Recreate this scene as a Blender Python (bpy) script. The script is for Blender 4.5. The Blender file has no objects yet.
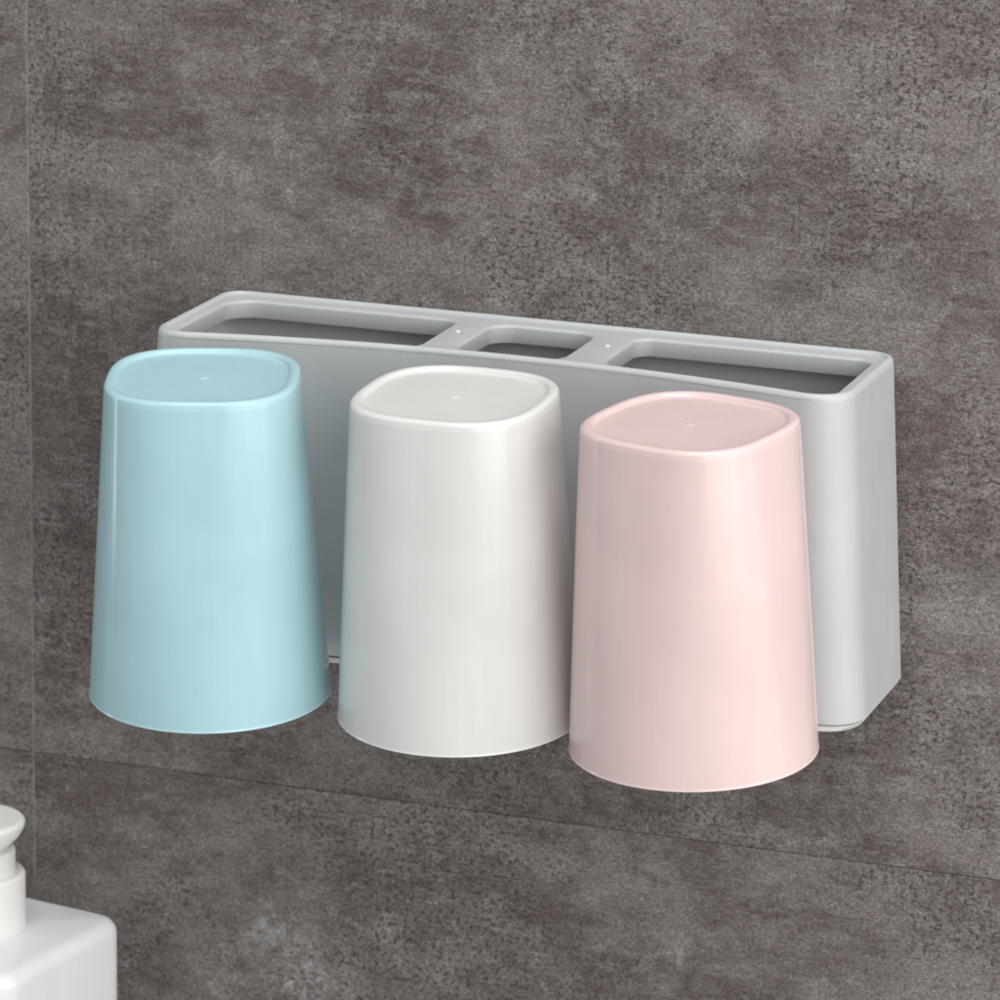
import bpy, bmesh, math, random
from mathutils import Vector, Matrix
R = math.radians
S = 0.01                                   # everything below is written in centimetres
sc = bpy.context.scene
C = sc.collection

# ------------------------------------------------------------------ camera
cd = bpy.data.cameras.new('camera'); cam = bpy.data.objects.new('camera', cd); C.objects.link(cam)
yaw, pit, rol = R(18.863), R(-15.251), R(1.122)
fw = Vector((-math.sin(yaw)*math.cos(pit), math.cos(yaw)*math.cos(pit), math.sin(pit)))
rt = Vector((math.cos(yaw), math.sin(yaw), 0)); up = rt.cross(fw)
r2 = math.cos(rol)*rt + math.sin(rol)*up; u2 = -math.sin(rol)*rt + math.cos(rol)*up
m = Matrix((r2, u2, -fw)).transposed().to_4x4()
m.translation = Vector((43.835, -133.548, 32.194))*S
cam.matrix_world = m
cd.sensor_width = 36; cd.lens = 4431.356/1000*36
cd.clip_start = 0.05; cd.clip_end = 50
cd.dof.use_dof = True
cd.dof.focus_distance = (Vector((5, -5, -3))*S - m.translation).dot(fw)
cd.dof.aperture_fstop = 21
sc.camera = cam

# ------------------------------------------------------------------ studio light
w = bpy.data.worlds.new('World'); sc.world = w; w.use_nodes = True
bg = w.node_tree.nodes['Background']; bg.inputs[0].default_value = (0.95, 0.98, 1, 1); bg.inputs[1].default_value = 0.38

def softbox(name, az, el, dist, sx, sy, power, col, target=(0, -6, -5)):
    l = bpy.data.lights.new(name, 'AREA'); l.shape = 'RECTANGLE'; l.size = sx; l.size_y = sy
    l.energy = power; l.color = col
    o = bpy.data.objects.new(name, l); C.objects.link(o)
    d = Vector((math.sin(R(az))*math.cos(R(el)), -math.cos(R(az))*math.cos(R(el)), math.sin(R(el))))
    o.location = Vector(target)*S + d*dist
    o.rotation_euler = d.to_track_quat('Z', 'Y').to_euler()
    return o
softbox('key_softbox', 53, 14, 1.5, 1.7, 1.5, 19.5, (1, 0.985, 0.965))
softbox('overhead_softbox', 25, 76, 1.9, 1.2, 1.0, 21, (0.98, 0.99, 1))
softbox('right_softbox', 92, 8, 1.5, 0.8, 1.2, 3, (0.97, 1, 0.99))
softbox('left_strip', -82, 4, 1.3, 0.14, 0.9, 1.2, (0.97, 0.99, 1))

sc.view_settings.view_transform = 'Standard'; sc.view_settings.look = 'None'
sc.view_settings.exposure = 0.07; sc.view_settings.gamma = 1; sc.view_settings.use_curve_mapping = False

# ------------------------------------------------------------------ materials
def nodes(mat):
    mat.use_nodes = True; nt = mat.node_tree
    return nt, nt.nodes['Principled BSDF']
def N(nt, kind, **kw):
    n = nt.nodes.new(kind)
    for k, v in kw.items():
        if k in n.inputs: n.inputs[k].default_value = v
        else: setattr(n, k, v)
    return n
def noise(nt, vec, scale, detail=5, rough=.6, dist=0.0):
    n = N(nt, 'ShaderNodeTexNoise', Scale=scale, Detail=detail, Roughness=rough, Distortion=dist)
    nt.links.new(vec, n.inputs['Vector']); return n.outputs['Fac']
def ramp(nt, fac, lo, hi, a=0.0, b=1.0):
    n = N(nt, 'ShaderNodeMapRange'); n.interpolation_type = 'SMOOTHSTEP'
    nt.links.new(fac, n.inputs['Value'])
    for i, v in zip(('From Min', 'From Max', 'To Min', 'To Max'), (lo, hi, a, b)): n.inputs[i].default_value = v
    return n.outputs['Result']
def mixc(nt, fac, a, b, mode='MIX'):
    n = nt.nodes.new('ShaderNodeMix'); n.data_type = 'RGBA'; n.blend_type = mode
    for sock, v in ((n.inputs[0], fac), (n.inputs[6], a), (n.inputs[7], b)):
        if hasattr(v, 'links'): nt.links.new(v, sock)
        elif isinstance(v, tuple): sock.default_value = v + (1,)
        else: sock.default_value = v
    return n.outputs[2]
def mul(nt, a, b, op='MULTIPLY'):
    n = nt.nodes.new('ShaderNodeMath'); n.operation = op
    for s, v in ((n.inputs[0], a), (n.inputs[1], b)):
        if hasattr(v, 'links'): nt.links.new(v, s)
        else: s.default_value = v
    return n.outputs[0]

def plastic(name, col, rough, bump=0.0, sss=0.0, mottling=0.03):
    mat = bpy.data.materials.new(name); nt, p = nodes(mat)
    tc = nt.nodes.new('ShaderNodeTexCoord').outputs['Object']
    f = noise(nt, tc, 35, 4, .5)
    dark = tuple(c*(1-mottling) for c in col); lite = tuple(min(1, c*(1+mottling)) for c in col)
    c = mixc(nt, ramp(nt, f, .3, .7), dark, lite)
    mp = nt.nodes.new('ShaderNodeMapping'); mp.inputs['Scale'].default_value = (1, 1, .03); nt.links.new(tc, mp.inputs['Vector'])
    vst = noise(nt, mp.outputs[0], 420, 4, .7)                # faint flow lines from the mould
    c = mixc(nt, ramp(nt, vst, .35, .65, .0, .4), c, tuple(x*.96 for x in col))
    sp = ramp(nt, noise(nt, tc, 900, 1, .4), .84, .87)        # rare tiny dust specks moulded in
    c = mixc(nt, mul(nt, sp, .5), c, tuple(x*.45 for x in col))
    nt.links.new(c, p.inputs['Base Color'])
    g = noise(nt, tc, 120, 3, .6)
    nt.links.new(ramp(nt, g, .3, .7, rough*.88, rough*1.12), p.inputs['Roughness'])
    p.inputs['IOR'].default_value = 1.5
    if sss:
        p.inputs['Subsurface Weight'].default_value = sss
        p.inputs['Subsurface Radius'].default_value = (1, .9, .85); p.inputs['Subsurface Scale'].default_value = .003
    if bump:
        b = N(nt, 'ShaderNodeBump', Strength=bump, Distance=.0002)
        nt.links.new(noise(nt, tc, 1800, 2, .5), b.inputs['Height'])
        # very broad moulding waviness, so reflections are not perfectly straight
        b2 = N(nt, 'ShaderNodeBump', Strength=.12, Distance=.0005)
        nt.links.new(noise(nt, tc, 28, 1, .4), b2.inputs['Height'])
        nt.links.new(b.outputs[0], b2.inputs['Normal']); nt.links.new(b2.outputs[0], p.inputs['Normal'])
    return mat
M_blue = plastic('pale_blue_plastic', (.445, .67, .725), .14, .04, .07)
M_white = plastic('warm_white_plastic', (.755, .75, .725), .15, .04, .07)
M_pink = plastic('pale_pink_plastic', (.79, .61, .595), .17, .04, .07)
M_grey = plastic('pale_grey_plastic', (.535, .55, .55), .36, .10)
M_cream = plastic('cream_plastic', (.70, .70, .66), .4, .05)
M_bottle = plastic('white_bottle_plastic', (.86, .865, .875), .33, .04, .2)
M_pump = plastic('white_pump_plastic', (.85, .84, .81), .38, .04, .1)
M_nub = plastic('bare_gate_plastic', (.78, .80, .80), .3, .04)

def stone():
    mat = bpy.data.materials.new('concrete_look_tile'); nt, p = nodes(mat)
    tc0 = nt.nodes.new('ShaderNodeTexCoord').outputs['Object']
    # every tile is cut from another place of the pattern
    sp = nt.nodes.new('ShaderNodeSeparateXYZ'); nt.links.new(tc0, sp.inputs[0])
    left = mul(nt, mul(nt, sp.outputs[0], -18.79*S, 'LESS_THAN'), 3.7); low = mul(nt, mul(nt, sp.outputs[2], -17.22*S, 'LESS_THAN'), 5.3)
    cb = nt.nodes.new('ShaderNodeCombineXYZ'); nt.links.new(sp.outputs[0], cb.inputs[0]); nt.links.new(sp.outputs[2], cb.inputs[2])
    nt.links.new(mul(nt, mul(nt, left, low, 'ADD'), sp.outputs[1], 'ADD'), cb.inputs[1])
    tc = cb.outputs[0]
    def mapped(s, loc=(0, 0, 0), rot=0):
        n = nt.nodes.new('ShaderNodeMapping'); n.inputs['Scale'].default_value = s; n.inputs['Location'].default_value = loc
        n.inputs['Rotation'].default_value = (0, rot, 0)
        nt.links.new(tc, n.inputs['Vector']); return n.outputs[0]
    iso = mapped((1, 1, 1), (3.1, 0, 1.7)); hor = mapped((1, 1, 1.9), (1.3, 0, 5.2), R(-6)); ver = mapped((3.2, 1, 1), (7, 0, 2))
    big = noise(nt, hor, 6, 8, .66, .6)
    med = noise(nt, iso, 30, 8, .75, .4)
    c = mixc(nt, ramp(nt, big, .43, .57), STONE[0], STONE[1])
    c = mixc(nt, mul(nt, ramp(nt, med, .44, .60), .8), c, STONE[2])
    # cool greenish-grey clouds with ragged edges
    gr = noise(nt, mapped((1, 1, 1.3), (9, 0, 4)), 14, 9, .74, .3)
    c = mixc(nt, mul(nt, ramp(nt, gr, .47, .60), .6), c, STONE[3])
    # warm brown stains
    br = noise(nt, mapped((1, 1, 1.6), (5, 0, 9)), 19, 9, .76, .3)
    c = mixc(nt, mul(nt, ramp(nt, br, .49, .62), .62), c, STONE[0])
    # hand-sized to coin-sized mottling in warm and cool tones
    m1 = noise(nt, mapped((1, 1, 1.5), (8, 0, 2.5), R(-4)), 44, 8, .78, .3)
    c = mixc(nt, ramp(nt, m1, .50, .62, 0, .6), c, STONE[0])
    m2 = noise(nt, mapped((1, 1, 1.7), (1, 0, 7.5), R(-4)), 60, 8, .78, .3)
    c = mixc(nt, ramp(nt, m2, .50, .62, 0, .5), c, STONE[4])
    # trowel streaks
    st = noise(nt, mapped((1, 1, 4), (2, 0, 8), R(5)), 70, 6, .75)
    c = mixc(nt, ramp(nt, st, .42, .66, .0, .3), c, STONE[4])
    st2 = noise(nt, mapped((1, 1, 5), (4, 0, 3), R(5)), 90, 6, .75)
    c = mixc(nt, ramp(nt, st2, .52, .7, .0, .35), c, STONE[0])
    vs = noise(nt, ver, 60, 6, .75)
    vm = ramp(nt, noise(nt, mapped((1, 1, 1), (2, 0, 1)), 9, 3, .5), .5, .62)
    c = mixc(nt, mul(nt, ramp(nt, vs, .48, .64), mul(nt, vm, .35)), c, STONE[5])
    # pale worn blotches, broken up
    pw = noise(nt, mapped((1, 1, 1.2), (4.23, 0, 6.1)), 12, 9, .75, .2)
    pf = mul(nt, ramp(nt, pw, .55, .70), ramp(nt, noise(nt, iso, 260, 5, .75), .40, .60))
    c = mixc(nt, mul(nt, pf, .8), c, STONE[6])
    # dark pitted specks gathered in patches
    pm = ramp(nt, noise(nt, mapped((1, 1, 1), (6, 0, 0.4)), 13, 6, .7), .44, .58, .12, 1)
    pit = ramp(nt, noise(nt, mapped((1, 1, 1.3), (0, 0, 0)), 480, 4, .75), .50, .59)
    c = mixc(nt, mul(nt, mul(nt, pm, pit), .85), c, STONE[7])
    # fine grain everywhere
    gfine = noise(nt, mapped((1, 1, 1.3), (0, 0, 2)), 900, 4, .8)
    g2 = noise(nt, mapped((1, 1, 1.6), (3, 0, 2)), 300, 5, .75)
    grey = mul(nt, ramp(nt, gfine, .33, .67, .58, 1.55), ramp(nt, g2, .34, .66, .84, 1.17))
    cg = nt.nodes.new('ShaderNodeCombineColor')
    for i in range(3): nt.links.new(grey, cg.inputs[i])
    c = mixc(nt, 1.0, c, cg.outputs[0], 'MULTIPLY')
    nt.links.new(c, p.inputs['Base Color'])
    nt.links.new(ramp(nt, med, .3, .7, .5, .68), p.inputs['Roughness'])
    p.inputs['Specular IOR Level'].default_value = .35
    b = N(nt, 'ShaderNodeBump', Strength=.35, Distance=.0006)
    nt.links.new(mul(nt, gfine, mul(nt, pit, -.5), 'ADD'), b.inputs['Height'])
    nt.links.new(b.outputs[0], p.inputs['Normal'])
    return mat
STONE = [(.105, .080, .073), (.220, .191, .178), (.192, .161, .149), (.212, .204, .188), (.280, .258, .240),
         (.260, .256, .245), (.42, .42, .415), (.055, .043, .043)]
M_stone = stone()
def grout(name, col):
    mat = bpy.data.materials.new(name); nt, p = nodes(mat)
    tc = nt.nodes.new('ShaderNodeTexCoord').outputs['Object']
    nt.links.new(mixc(nt, ramp(nt, noise(nt, tc, 90, 5, .7), .35, .65), tuple(c*.55 for c in col), col), p.inputs['Base Color'])
    p.inputs['Roughness'].default_value = .85
    return mat
M_grout = grout('pale_grout', (.33, .31, .295)); M_grout2 = grout('dark_grout', (.15, .138, .13))

# ------------------------------------------------------------------ mesh helpers
def link(name, bm, mats, parent=None, angle=40, smooth=True):
    bmesh.ops.recalc_face_normals(bm, faces=bm.faces)
    me = bpy.data.meshes.new(name)
    for v in bm.verts: v.co *= S
    bm.to_mesh(me); bm.free()
    for mm in (mats if isinstance(mats, (list, tuple)) else [mats]): me.materials.append(mm)
    for p in me.polygons: p.use_smooth = smooth
    if smooth: me.set_sharp_from_angle(angle=R(angle))
    o = bpy.data.objects.new(name, me); C.objects.link(o)
    if parent: o.parent = parent
    return o
def thing(name, label, cat, loc=(0, 0, 0), rot=(0, 0, 0), group=None):
    o = bpy.data.objects.new(name, None); C.objects.link(o)
    o.location = Vector(loc)*S; o.rotation_euler = rot; o['label'] = label; o['category'] = cat
    o.empty_display_size = .02
    if group: o['group'] = group
    return o
def ring(bm, pts, z):
    return [bm.verts.new((p[0], p[1], z)) for p in pts]
def bridge(bm, a, b):
    n = len(a)
    for i in range(n):
        bm.faces.new((a[i], a[(i+1) % n], b[(i+1) % n], b[i]))
def loft(bm, rings):
    for a, b in zip(rings[:-1], rings[1:]): bridge(bm, a, b)
def lathe(bm, prof, n=72, cx=0, cy=0):
    rs = [[bm.verts.new((cx+r*math.cos(2*math.pi*k/n), cy+r*math.sin(2*math.pi*k/n), z)) for k in range(n)] for r, z in prof]
    loft(bm, rs); bm.faces.new(rs[0]); bm.faces.new(rs[-1])
def arc(r0, z0, rad, a0, a1, n):
    return [(r0+rad*math.cos(R(a0+(a1-a0)*k/n)), z0+rad*math.sin(R(a0+(a1-a0)*k/n))) for k in range(n+1)]

def round_path(sides, rads, nb=12):
    """sides: polylines (each a list of 2D points) meeting at corners; corners replaced by smooth curves"""
    def cut(poly, d):                       # remove length d from the start
        poly = [Vector(p) for p in poly]
        while True:
            L = (poly[1]-poly[0]).length
            if L > d: poly[0] = poly[0] + (poly[1]-poly[0])*(d/L); return poly
            d -= L; poly.pop(0)
    n = len(sides); out = []; cs = []
    for i, s in enumerate(sides):
        s = cut(s, rads[i]); s = cut(s[::-1], rads[(i+1) % n])[::-1]
        ls = [0]
        for a, b in zip(s[:-1], s[1:]): ls.append(ls[-1]+(b-a).length)
        m_ = len(sides[i]); o_ = []; j = 0
        for k in range(m_):                 # resample so every ring has the same count
            d = ls[-1]*k/(m_-1)
            while j < len(s)-2 and ls[j+1] < d: j += 1
            o_.append(s[j]+(s[j+1]-s[j])*((d-ls[j])/max(1e-9, ls[j+1]-ls[j])))
        cs.append(o_)
    for i in range(n):
        s = cs[i]; out += s
        nx = cs[(i+1) % n]; corner = Vector(sides[i][-1])
        p0, p3 = s[-1], nx[0]; k = .56
        p1 = p0+(corner-p0)*k; p2 = p3+(corner-p3)*k
        for j in range(1, nb):
            t = j/nb
            out.append(p0*(1-t)**3+p1*3*t*(1-t)**2+p2*3*t*t*(1-t)+p3*t**3)
    return out
def offset(pts, d):                         # positive = inward for counter-clockwise outlines
    n = len(pts); out = []
    for i in range(n):
        t = (pts[(i+1) % n]-pts[i-1]).normalized()
        out.append(pts[i]+Vector((-t.y, t.x))*d)
    return out
def lin(a, b, n): return [Vector((a[0]+(b[0]-a[0])*k/n, a[1]+(b[1]-a[1])*k/n)) for k in range(n+1)]

# ------------------------------------------------------------------ the tiled wall
def build_wall():
    bm = bmesh.new()
    gx, gz = -18.79, -17.22; gv, gh = .06, .022
    xs = [(-90, gx-gv/2), (gx+gv/2, 42)]; zs = [(-60, gz-gh/2), (gz+gh/2, 45)]
    b = .025
    for x0, x1 in xs:
        for z0, z1 in zs:
            f = [bm.verts.new(v) for v in ((x0+b, 0, z0+b), (x1-b, 0, z0+b), (x1-b, 0, z1-b), (x0+b, 0, z1-b))]
            g = [bm.verts.new(v) for v in ((x0, b, z0), (x1, b, z0), (x1, b, z1), (x0, b, z1))]
            h = [bm.verts.new(v) for v in ((x0, 1, z0), (x1, 1, z0), (x1, 1, z1), (x0, 1, z1))]
            bm.faces.new(f); bridge(bm, f, g); bridge(bm, g, h); bm.faces.new(h)
    def box(x0, x1, y0, y1, z0, z1, mi):
        vs = [bm.verts.new((x, y, z)) for x in (x0, x1) for y in (y0, y1) for z in (z0, z1)]
        for q in ((0, 1, 3, 2), (4, 6, 7, 5), (0, 4, 5, 1), (2, 3, 7, 6), (0, 2, 6, 4), (1, 5, 7, 3)):
            bm.faces.new([vs[i] for i in q]).material_index = mi
    box(gx-gv/2-.01, gx+gv/2+.01, .02, .9, -60, 45, 1)
    box(-90, gx-gv/2-.012, .05, .9, gz-gh/2-.01, gz+gh/2+.01, 2)
    box(gx+gv/2+.012, 42, .05, .9, gz-gh/2-.01, gz+gh/2+.01, 2)
    o = link('wall', bm, [M_stone, M_grout, M_grout2], smooth=False)
    o['kind'] = 'structure'; return o
build_wall()

# ------------------------------------------------------------------ the wall holder
W2, D, SAG, H = 11.5, 6.933, 1.495, 10.549
FL, FR = .704, .234                         # draft: sides flare, front recedes towards the bottom
def fy(x, w=W2): return -D+SAG*(1-(x/w)**2)
def plan(t, inset=0.0):
    w = W2+FL*t
    front = [Vector((-w+2*w*k/40, fy(-w+2*w*k/40, w)+FR*t)) for k in range(41)]
    right = lin((w, front[-1].y), (w, 0), 6); back = lin((w, 0), (-w, 0), 30); left = lin((-w, 0), (-w, front[0].y), 6)
    p = round_path([front, right, back, left], [1.35, 1.6, .9, .85], 14)
    return offset(p, inset) if inset else p
def slot(x0, x1, extra=0.0):
    yb = -1.05
    n = 20
    front = [Vector((x0+(x1-x0)*k/n, fy(x0+(x1-x0)*k/n)+.42)) for k in range(n+1)]
    p = round_path([front, lin((x1, front[-1].y), (x1, yb), 4), lin((x1, yb), (x0, yb), n), lin((x0, yb), (x0, front[0].y), 4)],
                   [.95, .55, .55, .95] if x1 < 0 else ([.75]*4 if x0 < 0 else [.95, .95, .55, .55]), 10)
    return offset(p, -extra) if extra else p
SLOTS = [(-10.85, -2.95), (-1.75, 1.8), (3.15, 10.95)]

def build_holder():
    t = thing('cup_holder', 'pale grey plastic wall holder with three open slots along its top, behind the three cups', 'cup holder', (0, 0, 0))
    bm = bmesh.new()
    rs = []
    for z in (-H, -H+.04):                   # tiny softened lower edge
        tt = -z/H; rs.append(ring(bm, plan(tt, .04 if z == -H else 0), z))
    rs.append(ring(bm, plan(1-.08/H), -H+.08))
    for k in range(1, 8):
        z = -H+.15+(H-.15-.24)*(k-1)/6; rs.append(ring(bm, plan(-z/H), z))
    rs.append(ring(bm, plan(.17/H), -.17))
    for a in (0, 22, 45, 68, 90):               # outer fillet of the lip
        rs.append(ring(bm, plan(0, .16*(1-math.cos(R(a)))), -.16+.16*math.sin(R(a))))
    rs.append(ring(bm, plan(0, .21), -.008)); rs.append(ring(bm, plan(0, .24), -.05)); rs.append(ring(bm, plan(0, .265), -.088))
    loft(bm, rs)
    zt = -.09; fl = .10
    top_loops = [ring(bm, plan(0, .295), zt)]
    bridge(bm, rs[-1], top_loops[0])
    under = -.68
    low_loops = []
    for x0, x1 in SLOTS:
        ss = [ring(bm, slot(x0, x1, fl), zt)]
        for a in (25, 50, 75, 90):
            ss.append(ring(bm, slot(x0, x1, fl*(1-math.sin(R(a)))), zt-fl*(1-math.cos(R(a)))))
        ss.append(ring(bm, slot(x0, x1, 0), under+.06)); ss.append(ring(bm, slot(x0, x1, .03), under))
        loft(bm, ss); top_loops.append(ss[0]); low_loops.append(ss[-1])
    cav = [ring(bm, plan(.06, .33), under)]
    def fill(loops):
        es = []
        for lp in loops:
            for i in range(len(lp)):
                a, b = lp[i], lp[(i+1) % len(lp)]
                e = bm.edges.get((a, b)) or bm.edges.new((a, b)); es.append(e)
        bmesh.ops.triangle_fill(bm, use_beauty=True, use_dissolve=False, edges=es, normal=(0, 0, 1))
    fill(top_loops); fill([cav[0]]+low_loops)
    cav.append(ring(bm, plan(.5, .33), -H*.5)); cav.append(ring(bm, plan(.97, .33), -H*.97)); loft(bm, cav)
    bm.faces.new(cav[-1]); bm.faces.new(rs[0])
    link('body', bm, M_grey, t, 35)
    # base plate: dark seam, then a thin cream plate
    bm = bmesh.new()
    def sq(ins, dx): return [Vector((p.x*(1-dx/(W2+FL)), p.y)) for p in plan(1, ins)]
    q = [ring(bm, sq(.16, 0), -H+.02), ring(bm, sq(.16, 0), -H-.045), ring(bm, sq(.06, .02), -H-.05), ring(bm, sq(.03, .04), -H-.07),
         ring(bm, sq(.03, .14), -H-.20), ring(bm, sq(.07, .20), -H-.24)]
    loft(bm, q); bm.faces.new(q[0]); bm.faces.new(q[-1])
    link('base_plate', bm, M_cream, t, 35)
    for x in (-2.45, 2.6):
        bm = bmesh.new(); lathe(bm, [(.09, -.1), (.09, -.06), (.05, -.04), (.02, -.035)], 16, x, -2.6)
        link('moulding_nub', bm, M_nub, t)
    return t
build_holder()

# ------------------------------------------------------------------ the three cups
CH, RB, AT, NT = 10.42, 3.816, 2.992, 2.849
def sup(a, n, cnt=168):
    out = []
    for k in range(cnt):
        th = 2*math.pi*k/cnt; c, s = math.cos(th), math.sin(th)
        r = a/((abs(c)**n+abs(s)**n)**(1/n)); out.append((r*c, r*s))
    return out
def section(t, inset=0.0):                  # t = 0 at the closed top, 1 at the open rim
    n = 1/((1-t)/NT+t/2); a = AT+(RB-AT)*t
    return sup(a-inset, n)
def build_cup(label, mat, x, y, yawd, txd, tyd=-3.529):
    t = thing('cup', label, 'cup', group='cups hung upside down on the wall holder')
    rot = Matrix.Rotation(R(yawd), 4, 'Z') @ Matrix(((1, 0, 0, 0), (0, math.cos(R(tyd)), math.sin(R(tyd)), 0), (0, -math.sin(R(tyd)), math.cos(R(tyd)), 0), (0, 0, 0, 1))) \
        @ Matrix(((math.cos(R(txd)), 0, math.sin(R(txd)), 0), (0, 1, 0, 0), (-math.sin(R(txd)), 0, math.cos(R(txd)), 0), (0, 0, 0, 1)))
    mw = Matrix.Translation(Vector((x, y, -.192))*S) @ rot
    base = mw @ Matrix.Translation(Vector((0, 0, -CH))*S)      # the empty stands at the open rim
    t.matrix_world = base
    def Z(z): return z+CH
    th = .17
    bm = bmesh.new(); rs = []
    rs.append(ring(bm, section(1, th), Z(-CH+.05)))
    rs.append(ring(bm, section(1, th*.75), Z(-CH+.01))); rs.append(ring(bm, section(1, th*.5), Z(-CH)))
    rs.append(ring(bm, section(1, .015), Z(-CH+.008))); rs.append(ring(bm, section(1, -.012), Z(-CH+.035))); rs.append(ring(bm, section(1, 0), Z(-CH+.07))); rs.append(ring(bm, section(1-.09/CH, 0), Z(-CH+.09)))
    fr = .16
    for k in range(1, 15):
        z = -CH+.14+(CH-.14-fr-.12)*(k-1)/13; rs.append(ring(bm, section(-z/CH), Z(z)))
    for z in (-fr-.05, -fr-.01): rs.append(ring(bm, section(-z/CH if z < -fr-.02 else 0), Z(z)))
    for a in (0, 15, 30, 45, 60, 75, 90): rs.append(ring(bm, section(0, fr*(1-math.cos(R(a)))), Z(-fr+fr*math.sin(R(a)))))
    for ins, z in ((.24, 0), (.29, -.012), (.325, -.045), (.35, -.09), (.38, -.115), (.42, -.12), (.9, -.12), (2.0, -.12)):
        rs.append(ring(bm, section(0, ins), Z(z)))
    loft(bm, rs); bm.faces.new(rs[-1])
    # inside
    ins = [rs[0]]
    for k in range(1, 9):
        z = -CH+.05+(CH-.05-.6)*k/8; ins.append(ring(bm, section(-z/CH, th), Z(z)))
    ins.append(ring(bm, section(0, th+.12), Z(-.40))); ins.append(ring(bm, section(0, th+.4), Z(-.32)))
    loft(bm, ins); bm.faces.new(ins[-1])
    o = link('cup_body', bm, mat, t, 50)
    # gate mark in the middle of the base: little ring with a torn sprue
    bm = bmesh.new()
    rnd = random.Random(int(x*10))
    n = 14
    r0 = [bm.verts.new((.17*math.cos(2*math.pi*k/n)*(1.4 if k % 3 == 0 else .8), .17*math.sin(2*math.pi*k/n)*(1.5 if k % 4 == 0 else .8), Z(-.122))) for k in range(n)]
    r1 = [bm.verts.new((.05*math.cos(2*math.pi*k/n), .05*math.sin(2*math.pi*k/n), Z(-.095+.02*rnd.random()))) for k in range(n)]
    bridge(bm, r0, r1); bm.faces.new(r1)
    link('gate_mark', bm, mat, t, 25)
    return t
cups = [
    ('pale blue plastic cup hanging upside down at the left end of the grey holder', M_blue, -7.858, -10.335-.506, 17.216, -1.085),
    ('warm white plastic cup hanging upside down between the blue cup and the pink cup', M_white, .114, -10.335+.310, -1.162, -.588),
    ('pale pink plastic cup hanging upside down at the right end of the grey holder', M_pink, 7.699, -10.335-.052, -16.008, -.512)]
for c in cups: build_cup(*c)

# ------------------------------------------------------------------ soap bottle, lower left
def build_bottle():
    t = thing('pump_bottle', 'white square soap pump bottle with rounded shoulders, standing below the blue cup', 'soap bottle', (-18.08, -6, -34), (0, 0, R(-10)))
    z0 = 34
    ztop = -21.5+z0
    def pl(h, r): return round_path([lin((-h, -h), (h, -h), 6), lin((h, -h), (h, h), 6), lin((h, h), (-h, h), 6), lin((-h, h), (-h, -h), 6)], [r]*4, 10)
    hs, rr, f = 3.62, .95, .5
    base = pl(hs, rr)
    bm = bmesh.new(); rs = [ring(bm, offset(base, .3), 0), ring(bm, offset(base, .08), .08), ring(bm, base, .3)]
    for k in range(1, 6): rs.append(ring(bm, base, .3+(ztop-f-.3)*k/5))
    for a in (15, 30, 45, 60, 75): rs.append(ring(bm, offset(base, f*(1-math.cos(R(a)))), ztop-f+f*math.sin(R(a))-.02))
    rs.append(ring(bm, offset(base, f), ztop)); rs.append(ring(bm, [p*.45 for p in offset(base, .5)], ztop+.08))
    loft(bm, rs); bm.faces.new(rs[0]); bm.faces.new(rs[-1])
    link('bottle_body', bm, M_bottle, t, 50)
    a = -19.45+z0
    bm = bmesh.new(); lathe(bm, [(1.60, ztop+.02), (1.60, a-.15)]+arc(1.45, a-.15, .15, 15, 90, 5)+[(.5, a)], 80)
    link('screw_cap', bm, M_pump, t, 40)
    bm = bmesh.new(); lathe(bm, [(1.27, a-.05), (1.27, a+.72)]+arc(1.15, a+.72, .12, 15, 90, 4)+[(.9, a+.86), (.9, a+1.05)], 80)
    link('pump_collar', bm, M_pump, t, 40)
    b = -17.58+z0
    bm = bmesh.new(); lathe(bm, [(.85, b-1.1), (1.0, b-1.0), (1.22, b-.78), (1.42, b-.58), (1.55, b-.36)]+arc(1.45, b-.16, .16, -25, 90, 7)+[(1.2, b+.01), (.5, b+.03)], 80)
    link('pump_head', bm, M_pump, t, 50)
    bm = bmesh.new(); ds = [(-1.0, b-.55, .45), (-2.6, b-.55, .36), (-3.9, b-.62, .28), (-4.1, b-.85, .24)]
    rs = [[bm.verts.new((x, r*math.cos(2*math.pi*k/20), z+r*.8*math.sin(2*math.pi*k/20))) for k in range(20)] for x, z, r in ds]
    loft(bm, rs); bm.faces.new(rs[0]); bm.faces.new(rs[-1])
    link('nozzle', bm, M_pump, t, 40)
build_bottle()
